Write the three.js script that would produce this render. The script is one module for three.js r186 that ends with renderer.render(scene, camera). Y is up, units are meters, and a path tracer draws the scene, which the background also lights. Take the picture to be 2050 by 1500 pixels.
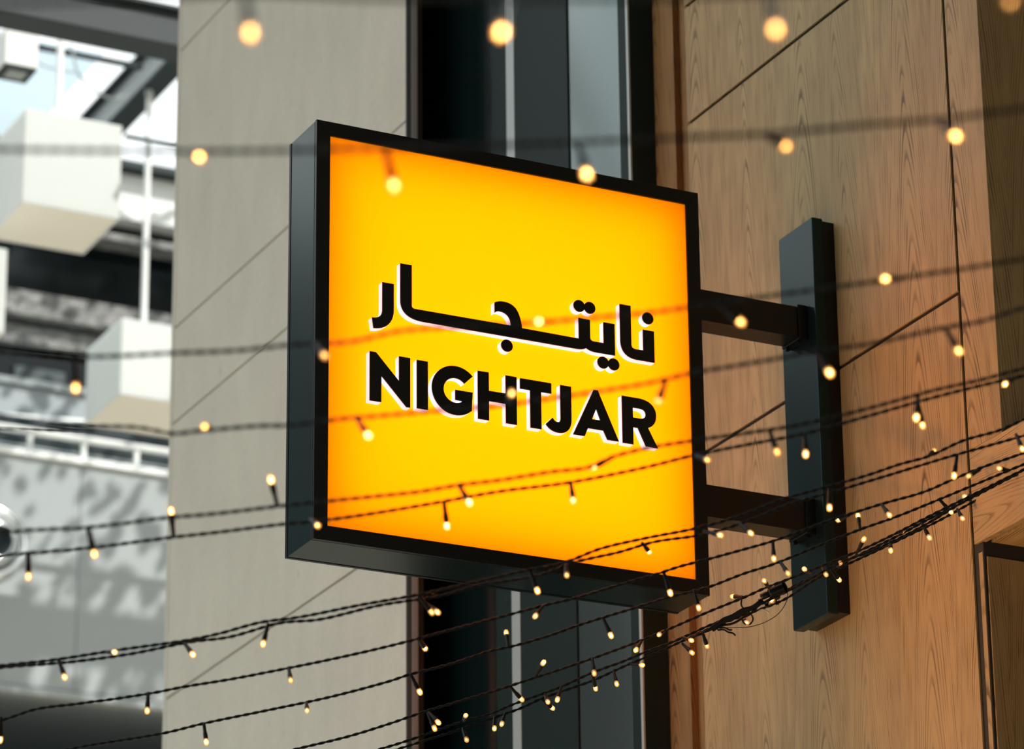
import * as THREE from 'three';
import { RoundedBoxGeometry } from 'three/addons/geometries/RoundedBoxGeometry.js';
import { toCreasedNormals } from 'three/addons/utils/BufferGeometryUtils.js';
import { RectAreaLightUniformsLib } from 'three/addons/lights/RectAreaLightUniformsLib.js';
import { ImprovedNoise } from 'three/addons/math/ImprovedNoise.js';

// ------------------------------------------------------------------ camera, sky, sun, exposure
const scene = new THREE.Scene();
const camera = new THREE.PerspectiveCamera(2 * Math.atan(750 / 7750.38) * 180 / Math.PI, 2050 / 1500, 0.1, 120);
camera.rotation.order = 'YXZ';
camera.position.set(-2.92224, 1.59972, 5.12798);
camera.rotation.set(0.365207, -0.465073, -0.010929);
camera.focus = 6.02;
camera.userData.fStop = 6.6;
scene.add(camera);

RectAreaLightUniformsLib.init();
const renderer = new THREE.WebGLRenderer({ antialias: true });
renderer.toneMapping = THREE.LinearToneMapping;
renderer.toneMappingExposure = 1.25;
renderer.shadowMap.enabled = true;

{ // overcast bright sky, even all the way round
  const W = 64, H = 32, d = new Float32Array(W * H * 4);
  for (let y = 0; y < H; y++) for (let x = 0; x < W; x++) {
    const up = y / H - 0.5, o = (y * W + x) * 4, c = up > 0 ? [1.18, 1.24, 1.25] : [0.30, 0.29, 0.26];
    d[o] = c[0]; d[o + 1] = c[1]; d[o + 2] = c[2]; d[o + 3] = 1;
  }
  const t = new THREE.DataTexture(d, W, H, THREE.RGBAFormat, THREE.FloatType);
  t.mapping = THREE.EquirectangularReflectionMapping; t.magFilter = THREE.LinearFilter; t.needsUpdate = true;
  scene.background = t; scene.environment = t;
}
const YO = 3.472;                                   // height of the underside of the sign above the floor
const SUN = new THREE.Vector3(0.35, 0.75, 0.55).normalize();
const sun = new THREE.DirectionalLight(new THREE.Color().setRGB(1, 0.97, 0.92), 4.1);
sun.position.copy(SUN).multiplyScalar(30); sun.target.position.set(0, 3, -3);
sun.position.add(sun.target.position);
sun.shadow.radius = 0.8; sun.castShadow = true;
Object.assign(sun.shadow.camera, { left: -14, right: 14, top: 14, bottom: -14, near: 1, far: 70 });
sun.shadow.mapSize.set(4096, 4096);
scene.add(sun, sun.target);

// ------------------------------------------------------------------ helpers
let seed = 7;
const rnd = () => { seed = (seed * 1664525 + 1013904223) >>> 0; return seed / 4294967296; };
const lerp = (a, b, t) => a + (b - a) * t, clamp = (x, a = 0, b = 1) => Math.min(b, Math.max(a, x));
const smooth = (a, b, x) => { const t = clamp((x - a) / (b - a)); return t * t * (3 - 2 * t); };
const pn = new ImprovedNoise(), noise = (x, y, z = 0) => pn.noise(x, y, z);
const V = (x, y, z) => new THREE.Vector3(x, y, z);
const used = {};
const numbered = (n) => { const k = used[n] = (used[n] ?? -1) + 1; return k ? n + '_' + String(k).padStart(3, '0') : n; };
const shadowed = (m) => { m.castShadow = true; m.receiveShadow = true; return m; };
function thing(name, label, category, [x, y, z] = [0, 0, 0], group) {
  const o = new THREE.Group(); o.name = numbered(name); o.position.set(x, y, z);
  o.userData = { label, category }; if (group) o.userData.group = group;
  scene.add(o); return o;
}
function struct(name, [x, y, z] = [0, 0, 0]) {
  const o = new THREE.Group(); o.name = name; o.position.set(x, y, z); o.userData = { kind: 'structure' }; scene.add(o); return o;
}
function part(name, geometry, material, parent, [x, y, z] = [0, 0, 0], label) {
  const m = shadowed(new THREE.Mesh(geometry, material)); m.name = numbered(name); m.position.set(x, y, z);
  if (label) m.userData.label = label;
  parent.add(m); return m;
}
// uv in metres from the position, by the way each face points
function metric(g, ox = 0, oy = 0, oz = 0, turn = false) {
  const p = g.attributes.position, n = g.attributes.normal, uv = new Float32Array(p.count * 2);
  for (let i = 0; i < p.count; i++) {
    const x = p.getX(i) + ox, y = p.getY(i) + oy, z = p.getZ(i) + oz, a = Math.abs(n.getX(i)), b = Math.abs(n.getY(i)), c = Math.abs(n.getZ(i));
    let u, v;
    if (a >= b && a >= c) { u = z; v = y; } else if (c >= b) { u = x; v = y; } else { u = x; v = z; }
    uv[2 * i] = turn ? v : u; uv[2 * i + 1] = turn ? u : v;
  }
  g.setAttribute('uv', new THREE.BufferAttribute(uv, 2)); return g;
}
// a slab between two corners, its edges rounded by r, its uv in metres of the world
function slab(name, x0, x1, y0, y1, z0, z1, material, parent, r = 0.001, label, turn = false) {
  const w = Math.abs(x1 - x0), h = Math.abs(y1 - y0), d = Math.abs(z1 - z0), c = [(x0 + x1) / 2, (y0 + y1) / 2 + YO, (z0 + z1) / 2];
  const g = metric(new RoundedBoxGeometry(w, h, d, 1, Math.min(r, w / 2.1, h / 2.1, d / 2.1)), c[0], c[1] - YO, c[2], turn);
  const wp = parent.position;
  return part(name, g, material, parent, [c[0] - wp.x, c[1] - wp.y, c[2] - wp.z], label);
}
function tex(w, h, fn, { srgb = true, sx = 1, sy = 1, ox = 0, oy = 0, wrap = THREE.RepeatWrapping } = {}) {
  const d = new Uint8Array(w * h * 4);
  for (let y = 0; y < h; y++) for (let x = 0; x < w; x++) {
    const c = fn(x, y), o = (y * w + x) * 4;
    if (typeof c === 'number') d[o] = d[o + 1] = d[o + 2] = clamp(c) * 255; else { d[o] = clamp(c[0]) * 255; d[o + 1] = clamp(c[1]) * 255; d[o + 2] = clamp(c[2]) * 255; }
    d[o + 3] = 255;
  }
  const t = new THREE.DataTexture(d, w, h, THREE.RGBAFormat);
  t.colorSpace = srgb ? THREE.SRGBColorSpace : THREE.NoColorSpace; t.wrapS = t.wrapT = wrap;
  t.magFilter = THREE.LinearFilter; t.minFilter = THREE.LinearMipmapLinearFilter; t.generateMipmaps = true;
  t.repeat.set(sx, sy); t.offset.set(ox, oy); t.needsUpdate = true; return t;
}
const rgb = (r, g, b) => new THREE.Color().setRGB(r, g, b);
const std = (o) => new THREE.MeshStandardMaterial(o), phys = (o) => new THREE.MeshPhysicalMaterial(o);

// ------------------------------------------------------------------ materials
// flat-cut oak veneer: leaves 17 cm wide side by side, each with nested pointed arches and fine upright pores
const WW = 1.15, WH = 2.9, TW = 2048, TH = 2048, woodLine = new Float32Array(TW * TH);
function oak(z, y) {
  const leafW = 0.165, zz = z + 0.03, k = Math.floor(zz / leafW), h = (n) => { const s = Math.sin(k * 127.1 + n * 311.7) * 43758.5453; return s - Math.floor(s); };
  let u = zz - (k + 0.5) * leafW + (h(1) - 0.5) * 0.05;
  const wob = noise(z * 3, y * 1.3, k * 7.3) * 0.022 + noise(z * 14, y * 2.6, 3) * 0.006;
  u += wob;
  const warp = noise(z * 9, y * 2.2, 11) * 0.55 + noise(z * 40, y * 5, 5) * 0.22;
  const tip = 0.006 + 0.012 * h(2), n = (y + h(3) * 5 + (4.6 + 2.5 * h(4)) * Math.sqrt(u * u + tip * tip) + (38 + 30 * h(5)) * u * u) / (0.036 + 0.016 * h(6)) + warp;
  const f = n - Math.floor(n), id = Math.floor(n), s1 = Math.sin(id * 12.9898 + k * 78.233) * 43758.5453, r = s1 - Math.floor(s1);
  const broken = clamp(0.62 + 1.3 * noise(z * 60, y * 9, 21));
  const line = smooth(0.0, 0.10, f) * (1 - smooth(0.14, 0.42 + 0.2 * r, f)) * (0.35 + 0.65 * r) * broken;
  const pore = clamp(noise(z * 700, y * 16, 1) * 1.6 - 0.28) * (0.4 + 0.6 * clamp(noise(z * 50, y * 3, 9) + 0.5));
  const tone = noise(z * 6, y * 0.8, 31) * 0.5 + noise(z * 55, y * 1.1, 17) * 0.35 + (h(8) - 0.5) * 0.25;
  return [line, pore, tone];
}
const oakMap = tex(TW, TH, (px, py) => {
  const [line, pore, tone] = oak(px / TW * WW - 0.62, py / TH * WH - 0.5);
  const dark = clamp(line * 1.0 + pore * 0.68), t = 1 + tone * 0.12;
  woodLine[py * TW + px] = dark;
  return [lerp(0.70 * t, 0.43, dark), lerp(0.60 * t, 0.35, dark), lerp(0.43 * t, 0.235, dark)];
}, { sx: 1 / WW, sy: 1 / WH, ox: 0.62 / WW, oy: 0.5 / WH });
const oakBump = tex(TW, TH, (px, py) => 1 - woodLine[py * TW + px], { srgb: false, sx: 1 / WW, sy: 1 / WH, ox: 0.62 / WW, oy: 0.5 / WH });
const oakPlain = phys({ map: oakMap, bumpMap: oakBump, bumpScale: 0.0003, roughness: 0.52, specularIntensity: 0.5 });
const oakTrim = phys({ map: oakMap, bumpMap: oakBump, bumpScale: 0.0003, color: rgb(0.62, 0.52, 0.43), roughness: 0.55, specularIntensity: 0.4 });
const concreteMap = tex(1024, 1024, (x, y) => {
  const u = x / 1024, v = y / 1024;
  let a = noise(u * 6, v * 6, 1) * 0.018 + noise(u * 22, v * 9, 4) * 0.018 + noise(u * 120, v * 90, 8) * 0.014 + noise(u * 400, v * 400, 3) * 0.02;
  const fleck = clamp(noise(u * 130, v * 40, 41) * 3 - 1.75) * 0.12;
  const m = 0.82 + a - fleck; return [m, m * 0.985, m * 0.915];
}, { sx: 0.7, sy: 0.7 });
const concrete = std({ map: concreteMap, roughness: 0.85 });
const grit = tex(512, 512, (x, y) => 0.5 + noise(x / 2.2, y / 2.2, 2) * 0.4 + noise(x / 9, y / 9, 5) * 0.2, { srgb: false, sx: 9, sy: 9 });
const jointDark = std({ color: rgb(0.035, 0.032, 0.026), roughness: 0.95 });
const blackMetal = phys({ color: rgb(0.010, 0.019, 0.021), roughness: 0.22, bumpMap: grit, bumpScale: 0.00003, specularIntensity: 0.75, specularColor: rgb(0.62, 1, 0.94) });
const bezelMetal = phys({ color: rgb(0.006, 0.0075, 0.008), roughness: 0.30, specularIntensity: 0.6 });
const plateMetal = phys({ color: rgb(0.009, 0.018, 0.020), roughness: 0.20, bumpMap: grit, bumpScale: 0.00002, specularIntensity: 0.6, specularColor: rgb(0.58, 1, 0.94) });
const claddingDark = phys({ color: rgb(0.013, 0.026, 0.025), roughness: 0.5, specularIntensity: 0.2 });
const claddingSatin = phys({ color: rgb(0.15, 0.19, 0.185), metalness: 0.85, roughness: 0.24 });
const paleAluminium = phys({ color: rgb(0.42, 0.48, 0.48), metalness: 0.3, roughness: 0.45 });
const slateAluminium = phys({ color: rgb(0.10, 0.13, 0.145), metalness: 0.3, roughness: 0.45 });
const darkGlass = phys({ color: rgb(0.004, 0.010, 0.011), roughness: 0.12, specularIntensity: 0.8 });
const panelYellow = phys({ color: rgb(0.95, 0.50, 0.004), roughness: 1, transmission: 0.75, thickness: 0, emissive: rgb(1.0, 0.385, 0.0), emissiveIntensity: 0.62, specularIntensity: 0.2, ior: 1.3 });
const tintedGlass = phys({ color: rgb(0.32, 0.40, 0.41), roughness: 0.08, transmission: 1, thickness: 0, specularIntensity: 0.6 });
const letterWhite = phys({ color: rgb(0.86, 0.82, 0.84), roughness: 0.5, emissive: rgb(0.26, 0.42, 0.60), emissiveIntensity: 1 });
const letterBlack = phys({ color: rgb(0.010, 0.010, 0.010), roughness: 0.28, specularIntensity: 0.7 });
const cableBlack = phys({ color: rgb(0.006, 0.007, 0.007), roughness: 0.25, specularIntensity: 0.4 });
const socketBlack = phys({ color: rgb(0.008, 0.009, 0.009), roughness: 0.4, specularIntensity: 0.35 });
const bulbGlass = phys({ color: rgb(1, 0.82, 0.55), roughness: 0.3, transmission: 0.8, thickness: 0, emissive: rgb(1, 0.34, 0.04), emissiveIntensity: 0.9 });
const bulbCores = [5, 11, 22].map((k) => phys({ color: rgb(0.9, 0.8, 0.6), roughness: 0.4, emissive: rgb(1, 0.56, 0.20), emissiveIntensity: k }));
const whitePaint = std({ color: rgb(0.80, 0.82, 0.80), roughness: 0.7 });
const lampShade = phys({ color: rgb(0.86, 0.88, 0.86), roughness: 0.9, transmission: 0.5, thickness: 0 });
const lampBase = std({ color: rgb(0.90, 0.85, 0.74), roughness: 0.8 });
const fasciaPaint = std({ color: rgb(0.325, 0.352, 0.355), roughness: 0.8 });
const greyPaint = std({ color: rgb(0.36, 0.40, 0.41), roughness: 0.8 });
const steelPaint = std({ color: rgb(0.045, 0.062, 0.068), roughness: 0.6 });
const beamPaint = std({ color: rgb(0.022, 0.032, 0.036), roughness: 0.6 });
const steelLight = std({ color: rgb(0.30, 0.34, 0.34), roughness: 0.6 });
const steelDark = std({ color: rgb(0.018, 0.03, 0.032), roughness: 0.7 });
const chrome = phys({ color: rgb(0.75, 0.77, 0.77), metalness: 1, roughness: 0.18 });
const roofGlass = phys({ color: rgb(0.80, 0.87, 0.90), roughness: 0.12, transmission: 1, thickness: 0 });
const stoneMap = tex(512, 512, (x, y) => { const m = 0.5 + noise(x / 40, y / 22, 2) * 0.16 + noise(x / 11, y / 9, 7) * 0.14; return [m, m * 1.0, m * 0.98]; }, { sx: 1.6, sy: 1.6 });
const ledgeStone = std({ map: stoneMap, roughness: 0.9 });
const passagePaint = std({ color: rgb(0.06, 0.06, 0.055), roughness: 0.9 });
const paving = std({ color: rgb(0.70, 0.63, 0.51), roughness: 0.85 });
const leafGreen = std({ color: rgb(0.09, 0.13, 0.05), roughness: 0.7, side: THREE.DoubleSide });

// ------------------------------------------------------------------ setting: floor and the two near walls
const WX = 0.262, CX = 0.12;                          // the faces of the oak wall and of the concrete wall
{
  const floor = struct('floor');
  slab('paving', -16, 8, -YO - 0.2, -YO, -14, 12, paving, floor, 0.01);
}
{ // the covered end of the passage behind the viewer: dark wall and roof, outside the view
  const f = struct('wall_front');
  slab('wall_face', -9, 0.2, -YO, 7.5, 8.6, 9.0, passagePaint, f, 0.01);
  slab('roof_slab', -9, 0.2, 6.2, 6.5, 1.2, 8.6, passagePaint, f, 0.01);
  slab('side_face', -9.3, -9, -YO, 6.5, 1.2, 9.0, passagePaint, f, 0.01);
}
{
  const w = struct('wall_right');
  slab('backing', WX + 0.0045, 3.2, -YO, 9.2, -0.49, 0.385, jointDark, w, 0.002);
  slab('backing', WX + 0.030, 3.2, -YO, 6.8, -1.94, -0.49, jointDark, w, 0.002);
  slab('backing', WX + 0.5, 3.2, -YO, 9.2, 0.385, 7, jointDark, w, 0.002);
  const g = 0.0035, X0 = WX, X1 = WX + 0.004, rows = [-YO, 0.433, 1.08, 1.317, 2.0, 3.4];
  for (let i = 0; i + 1 < rows.length; i++) slab('panel', X0, X1, rows[i] + g, rows[i + 1] - g, -0.4915, 0.364 - g, oakPlain, w, 0.0008);
  slab('panel', X0, X1, 0.165, 3.4, 0.364 + g, 0.461, oakPlain, w, 0.0008, undefined);
  slab('panel', X0, X0 + 0.011, 0.011, 0.165, 0.364 + g, 2.6, oakPlain, w, 0.0008, 'oak panel with grain lying level', true);
  slab('panel', X0, X1, 0.165, 3.4, 1.9, 3.4, oakPlain, w, 0.0008);
  // the narrow set-back board beside the metal-clad column
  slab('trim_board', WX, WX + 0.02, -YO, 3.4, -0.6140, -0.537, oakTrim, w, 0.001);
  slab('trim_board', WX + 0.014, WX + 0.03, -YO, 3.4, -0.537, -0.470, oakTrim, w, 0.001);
}
{ // upper recess: dark boarded jamb facing the viewer
  const w = struct('window_2');
  slab('jamb', WX + 0.0035, WX + 0.5, 0.17, 3.4, 0.385, 0.4605, oakPlain, w, 0.001);
  slab('sill', WX + 0.02, WX + 0.5, 0.03, 0.165, 0.39, 1.9, oakPlain, w, 0.001);
  slab('back_board', WX + 0.48, WX + 0.499, 0.16, 3.4, 0.46, 1.9, oakPlain, w, 0.001);
}
{ // doorway under the oak band
  const w = struct('door_1');
  slab('jamb_edge', WX + 0.004, WX + 0.02, -YO, -0.004, 0.3715, 0.383, oakPlain, w, 0.001);
  slab('jamb', WX + 0.010, WX + 0.5, -YO, -0.012, 0.35, 0.387, oakPlain, w, 0.001);
  slab('soffit', WX + 0.02, WX + 0.5, 0.012, 0.03, 0.385, 2.6, oakPlain, w, 0.001);
  slab('back_board', WX + 0.48, WX + 0.499, -YO, 0.03, 0.387, 2.6, oakPlain, w, 0.001);
}
{
  const w = struct('wall_left');
  slab('backing', CX + 0.0065, CX + 0.05, -YO, 6.2, -2.66, -1.43, jointDark, w, 0.002);
  slab('backing', CX + 0.05, 3.2, -YO, 6.2, -2.66, -1.95, jointDark, w, 0.002);
  const rows = [-YO, -0.1, 0.549, 1.203, 1.440, 2.152, 2.9, 4.5], g = 0.0022;
  for (let i = 0; i + 1 < rows.length; i++) slab('panel', CX, CX + 0.006, rows[i] + g, rows[i + 1] - g, -2.675, -1.407, concrete, w, 0.0012);
  slab('end_panel', CX, 3.2, -YO, 6.2, -2.695, -2.677, concrete, w, 0.001);
}
{ // metal-clad column and dark glazing between the two walls
  const t = struct('trim_1');
  slab('edge_profile', CX + 0.0005, CX + 0.0125, -YO, 4.5, -1.44, -1.4055, slateAluminium, t, 0.001);
  slab('edge_profile', CX + 0.0125, CX + 0.0255, -YO, 4.5, -1.445, -1.404, paleAluminium, t, 0.001);
  const wd = struct('window_1');
  slab('pane', 0.222, 0.234, -YO, 4.5, -1.90, -1.205, darkGlass, wd, 0.001);
  slab('frame', 0.216, 0.240, -YO, 4.5, -1.205, -1.128, claddingDark, wd, 0.001);
  const c = struct('trim_2');
  slab('angle_profile', 0.210, 0.24, -YO, 4.5, -1.1275, -1.0925, paleAluminium, c, 0.001);
  slab('cladding_panel', 0.210, 0.225, -YO, 4.5, -1.0915, -0.8630, claddingDark, c, 0.0012);
  { // the nearer sheet is slightly bowed
    const sh = new THREE.Shape(), N = 24, z0 = -0.8595, z1 = -0.6235; sh.moveTo(0.228, z0);
    for (let i = 0; i <= N; i++) { const t = i / N; sh.lineTo(0.2185 - 0.0085 * (1 - Math.pow(Math.abs(t - 0.36) / 0.64, 2)), lerp(z0, z1, t)); }
    sh.lineTo(0.228, z1); const g = new THREE.ExtrudeGeometry(sh, { depth: 8, bevelEnabled: false }); g.rotateX(Math.PI / 2); g.translate(0, 4.5 + YO, 0);
    part('cladding_panel', toCreasedNormals(g, 0.5), claddingSatin, c);
  }
  slab('corner_profile', 0.2090, 0.228, -YO, 4.5, -0.6235, -0.6150, paleAluminium, c, 0.001);
  slab('end_panel', 0.2125, 0.275, -YO, 4.5, -0.66, -0.6145, claddingDark, c, 0.0008);
}

// ------------------------------------------------------------------ the far side of the hall
{
  const w = struct('wall_back');
  // tall painted front with a seam, its lower trim, and the dark space under it
  { // the sheet that carries the air nozzle has its round opening
    const sh = new THREE.Shape([[-0.6, 2.186], [1.8285, 2.186], [1.8285, 3.075], [-0.6, 3.075]].map((p) => new THREE.Vector2(...p))), hole = new THREE.Path(); hole.absarc(1.472, 2.722, 0.104, 0, Math.PI * 2, true); sh.holes.push(hole);
    const g = new THREE.ExtrudeGeometry(sh, { depth: 0.04, bevelEnabled: false, curveSegments: 32 }); g.translate(0, YO, -8.04); part('panel', g, fasciaPaint, w);
  }
  slab('panel', 1.8315, 4.6, 2.186, 3.075, -8.04, -8.0, fasciaPaint, w, 0.002);
  slab('cornice', -0.6, 4.6, 3.08, 3.106, -8.3, -7.985, whitePaint, w, 0.003);
  slab('trim', -0.6, 4.6, 2.152, 2.180, -8.05, -7.99, fasciaPaint, w, 0.002);
  // a low gallery behind: open only through the slot between this front and the wall below it
  slab('lower_panel', -0.6, 4.6, -YO, 1.86, -8.04, -8.0, fasciaPaint, w, 0.002);
  slab('gallery_floor', -0.6, 4.6, 1.2, 1.24, -12.5, -8.04, greyPaint, w, 0.002);
  slab('gallery_ceiling', -0.6, 4.6, 2.184, 2.20, -12.5, -8.04, greyPaint, w, 0.002);
  slab('gallery_back', -0.6, 4.6, 1.2, 2.2, -12.54, -12.5, greyPaint, w, 0.002);
  slab('gallery_end', -0.62, -0.6, 1.2, 2.2, -12.5, -8.0, greyPaint, w, 0.002);
  slab('gallery_end', 4.6, 4.62, 1.2, 2.2, -12.5, -8.0, greyPaint, w, 0.002);
  slab('panel_back', -0.6, 4.6, 2.2, 3.06, -8.5, -8.46, greyPaint, w, 0.002);
  slab('upper_panel', -0.6, 4.6, 3.30, 3.60, -8.9, -8.6, greyPaint, w, 0.002);
  slab('upper_lip', -0.6, 4.6, 3.60, 3.628, -8.9, -8.585, steelLight, w, 0.002);
  // tinted panes between the ledges, and the upper room behind them
  slab('glazing_pane', -0.6, 4.6, 3.62, 4.77, -9.062, -9.052, tintedGlass, w, 0.001);
  slab('room_ceiling', -0.6, 4.6, 4.77, 4.80, -13, -9.05, greyPaint, w, 0.002);
  slab('room_floor', -0.6, 4.6, 3.58, 3.61, -13, -8.9, greyPaint, w, 0.002);
  slab('room_back', -0.6, 4.6, 3.58, 4.80, -13.04, -13, greyPaint, w, 0.002);
  slab('room_end', -0.62, -0.6, 3.58, 4.80, -13, -9.05, greyPaint, w, 0.002);
  slab('room_end', 4.6, 4.62, 3.58, 4.80, -13, -9.05, greyPaint, w, 0.002);
  slab('ledge', -0.6, 2.62, 4.052, 4.162, -9.05, -8.95, ledgeStone, w, 0.004);
  slab('ledge', -0.6, 2.42, 3.945, 4.030, -9.05, -9.0, ledgeStone, w, 0.004);
  slab('ledge', 1.9, 4.6, 4.446, 4.476, -9.05, -8.93, ledgeStone, w, 0.004);
  slab('white_panel', 1.6, 4.6, 4.560, 4.765, -9.05, -8.95, whitePaint, w, 0.002);
  slab('beam', 1.6, 4.6, 4.768, 4.80, -9.05, -8.88, steelDark, w, 0.002);
  slab('dark_cladding', -9, -0.62, -YO, 4.25, -8.3, -8.0, steelDark, w, 0.004);
  slab('wall_pane', 1.52, 1.70, 3.69, 3.87, -9.05, -9.03, steelPaint, w, 0.002);
  slab('wall_pane', 1.90, 2.12, 3.66, 3.86, -9.05, -9.03, steelPaint, w, 0.002);
}
{
  const c = struct('ceiling');
  slab('canopy', -2.2, 0.3, 4.2, 4.4, -4.6, -0.9, passagePaint, c, 0.01);
  slab('beam', -4, 3.4, 3.365, 3.478, -5.12, -5.0, beamPaint, c, 0.004);
  slab('beam', -4, 3.4, 3.478, 3.492, -5.16, -4.98, steelDark, c, 0.003);
  slab('beam_flange', 1.745, 1.835, 4.318, 4.330, -9.9, -5.12, steelDark, c, 0.002);
  slab('beam_web', 1.780, 1.800, 4.330, 4.474, -9.9, -5.12, steelLight, c, 0.002);
  slab('beam_flange', 1.745, 1.835, 4.474, 4.486, -9.9, -5.12, steelDark, c, 0.002);
  slab('purlin', -3, 1.66, 4.278, 4.298, -7.02, -7.0, steelDark, c, 0.002);
  slab('purlin', 1.6, 4, 3.993, 4.005, -7.02, -7.0, steelDark, c, 0.002);
  slab('purlin', -3, 1.53, 4.26, 4.275, -8.02, -8.0, steelDark, c, 0.002);
  for (const [pts, rad] of [[[[0.95, 4.26, -6.9], [1.16, 4.25, -6.9], [1.22, 4.17, -6.9], [1.36, 4.16, -6.9]], 0.004], [[[1.36, 4.29, -6.95], [1.40, 4.17, -6.95], [1.52, 4.11, -6.95], [1.60, 4.16, -6.95], [1.66, 4.28, -6.95]], 0.005]])
    part('conduit', new THREE.TubeGeometry(new THREE.CatmullRomCurve3(pts.map(([x, y, z]) => V(x, y + YO, z))), 24, rad, 8), greyPaint, c);
  slab('roof_pane', 0.2, 1.50, 4.300, 4.308, -9.0, -7.0, roofGlass, c, 0.002);
}
{ // leafy shade above the far side, outside the view: it breaks the sun into patches
  const p = thing('shade_frame', 'flat metal shade frame above the far white wall', 'shade', [3.6, YO + 6, -6.5]);
  slab('frame_bar', 3.2, 7, 5.96, 6.0, -5.45, -5.30, steelPaint, p, 0.01);
  slab('frame_bar', 3.2, 7, 5.96, 6.0, -5.05, -4.85, steelPaint, p, 0.01);
  slab('frame_bar', 4.55, 7, 5.96, 6.0, -9.5, -5.0, steelPaint, p, 0.01);
  const sh = new THREE.Shape();
  sh.absellipse(0, 0, 0.030, 0.022, 0, Math.PI * 2);
  const n = 2500, m = new THREE.InstancedMesh(new THREE.ShapeGeometry(sh, 5), leafGreen, n), M = new THREE.Matrix4(), q = new THREE.Quaternion(), e = new THREE.Euler();
  for (let i = 0; i < n; i++) {
    let x = 1.9 + rnd() * 2.7, z = -9.3 + rnd() * 4.4; if (z > -5.6 && x < 3.3) x += 1.3;
    e.set(-Math.PI / 2 + (rnd() - 0.5) * 0.8, (rnd() - 0.5) * 0.8, rnd() * 6.3); q.setFromEuler(e);
    const s = 0.6 + rnd() * 0.9; M.compose(V(x, YO + 5.9 + rnd() * 0.12, z), q, V(s, s, s)); m.setMatrixAt(i, M);
  }
  m.name = 'vine_leaves'; m.userData = { kind: 'stuff', label: 'green vine leaves spread over the shade frame', category: 'leaves' }; shadowed(m); scene.add(m);
}
{
  const r = thing('balcony_railing', 'pale railing with slatted screen on top of the dappled wall', 'railing', [1.85, YO + 3.106, -8.0]);
  slab('top_rail', -3, 4.6, 3.180, 3.197, -8.03, -7.99, whitePaint, r, 0.004);
  for (const x of [-0.26, -0.05, 0.165, 0.38, 0.595, 0.81, 1.025, 1.24, 1.41, 1.624, 1.84, 2.055, 2.27, 2.485, 2.7, 2.915]) slab('post', x - 0.009, x + 0.009, 3.106, 3.18, -8.02, -8.0, whitePaint, r, 0.003);
  for (let i = 0; i < 9; i++) slab('slat', -3, 4.6, 3.112 + i * 0.023, 3.122 + i * 0.023, -8.20, -8.17, i % 3 ? steelPaint : greyPaint, r, 0.002);
  slab('screen_back', -3, 4.6, 3.106, 3.32, -8.28, -8.25, steelDark, r, 0.002);
  const pipe = (y0, y1, z, rad, mat, name) => {
    const g = new THREE.TubeGeometry(new THREE.CatmullRomCurve3([V(0.4, y0 - 0.1, z), V(1.6, y0, z), V(1.97, y1, z), V(2.4, y1 + 0.02, z)]), 40, rad, 10);
    g.translate(-1.85, -3.106, 8.0); part(name, g, mat, r);
  };
  pipe(3.324, 3.352, -8.25, 0.013, whitePaint, 'coping');
  pipe(3.28, 3.318, -8.22, 0.010, steelDark, 'cable_tray');
}
{
  const v = thing('air_nozzle', 'round chrome air nozzle with dark mouth on the dappled wall', 'vent', [1.472, YO + 2.722, -8.0]);
  const lathe = (pts) => { const g = new THREE.LatheGeometry(pts.map(([r, z]) => new THREE.Vector2(r, z)), 48); g.rotateX(Math.PI / 2); return g; };
  part('flange', lathe([[0.122, 0], [0.150, 0.0], [0.150, 0.012], [0.140, 0.022], [0.126, 0.024], [0.118, 0.012], [0.118, 0]]), chrome, v);
  part('gasket', lathe([[0.104, 0.002], [0.119, 0.002], [0.119, 0.008], [0.104, 0.008]]), steelDark, v);
  const b = part('ball', lathe([[0.105, 0], [0.108, 0.02], [0.100, 0.05], [0.082, 0.08], [0.066, 0.094], [0.060, 0.095], [0.058, 0.085]]), chrome, v); b.rotation.set(0.22, 0.1, 0);
  const m = part('mouth', lathe([[0.058, 0.086], [0.060, -0.02]]), chrome, b);
}
function pendant(label, x0, x1, y0, y1, z, rodTop, rodX) {
  const w = x1 - x0, h = y1 - y0, t = thing('pendant_lamp', label, 'pendant lamp', [(x0 + x1) / 2, YO + y0, z - w / 2], 'white cube lamps hanging in the hall');
  const p = [t.position.x, t.position.y, t.position.z];
  const a = 0.006;
  slab('side_panel', x0, x1, y0, y1, z - a, z, lampShade, t, 0.002); slab('side_panel', x0, x1, y0, y1, z - w, z - w + a, lampShade, t, 0.002);
  slab('side_panel', x0, x0 + a, y0, y1, z - w + a, z - a, lampShade, t, 0.002); slab('side_panel', x1 - a, x1, y0, y1, z - w + a, z - a, lampShade, t, 0.002);
  slab('diffuser', x0 + 0.004, x1 - 0.004, y0 + 0.004, y0 + 0.010, z - w + a, z - a, lampBase, t, 0.001, 'cream diffuser closing the underside');
  slab('lid', x0 + 0.004, x1 - 0.004, y1 - 0.012, y1 - 0.006, z - w + a, z - a, lampShade, t, 0.001);
  const g = new THREE.CylinderGeometry(0.0115, 0.0115, rodTop - y1 + 0.01, 14); part('rod', g, whitePaint, t, [rodX - p[0], (rodTop + y1 - 0.01) / 2 + YO - p[1], -0.0 + (z - w / 2) - p[2]]);
  const c = new THREE.CylinderGeometry(0.02, 0.026, 0.02, 16); part('ceiling_cap', c, paleAluminium, t, [rodX - p[0], y1 + 0.008 + YO - p[1], z - w / 2 - p[2]]);
  const hook = part('hook', new THREE.TorusGeometry(0.022, 0.006, 8, 20), paleAluminium, t, [rodX - p[0], rodTop - 0.02 + YO - p[1], z - w / 2 - p[2]]); hook.rotation.y = 0.7;
}
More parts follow.
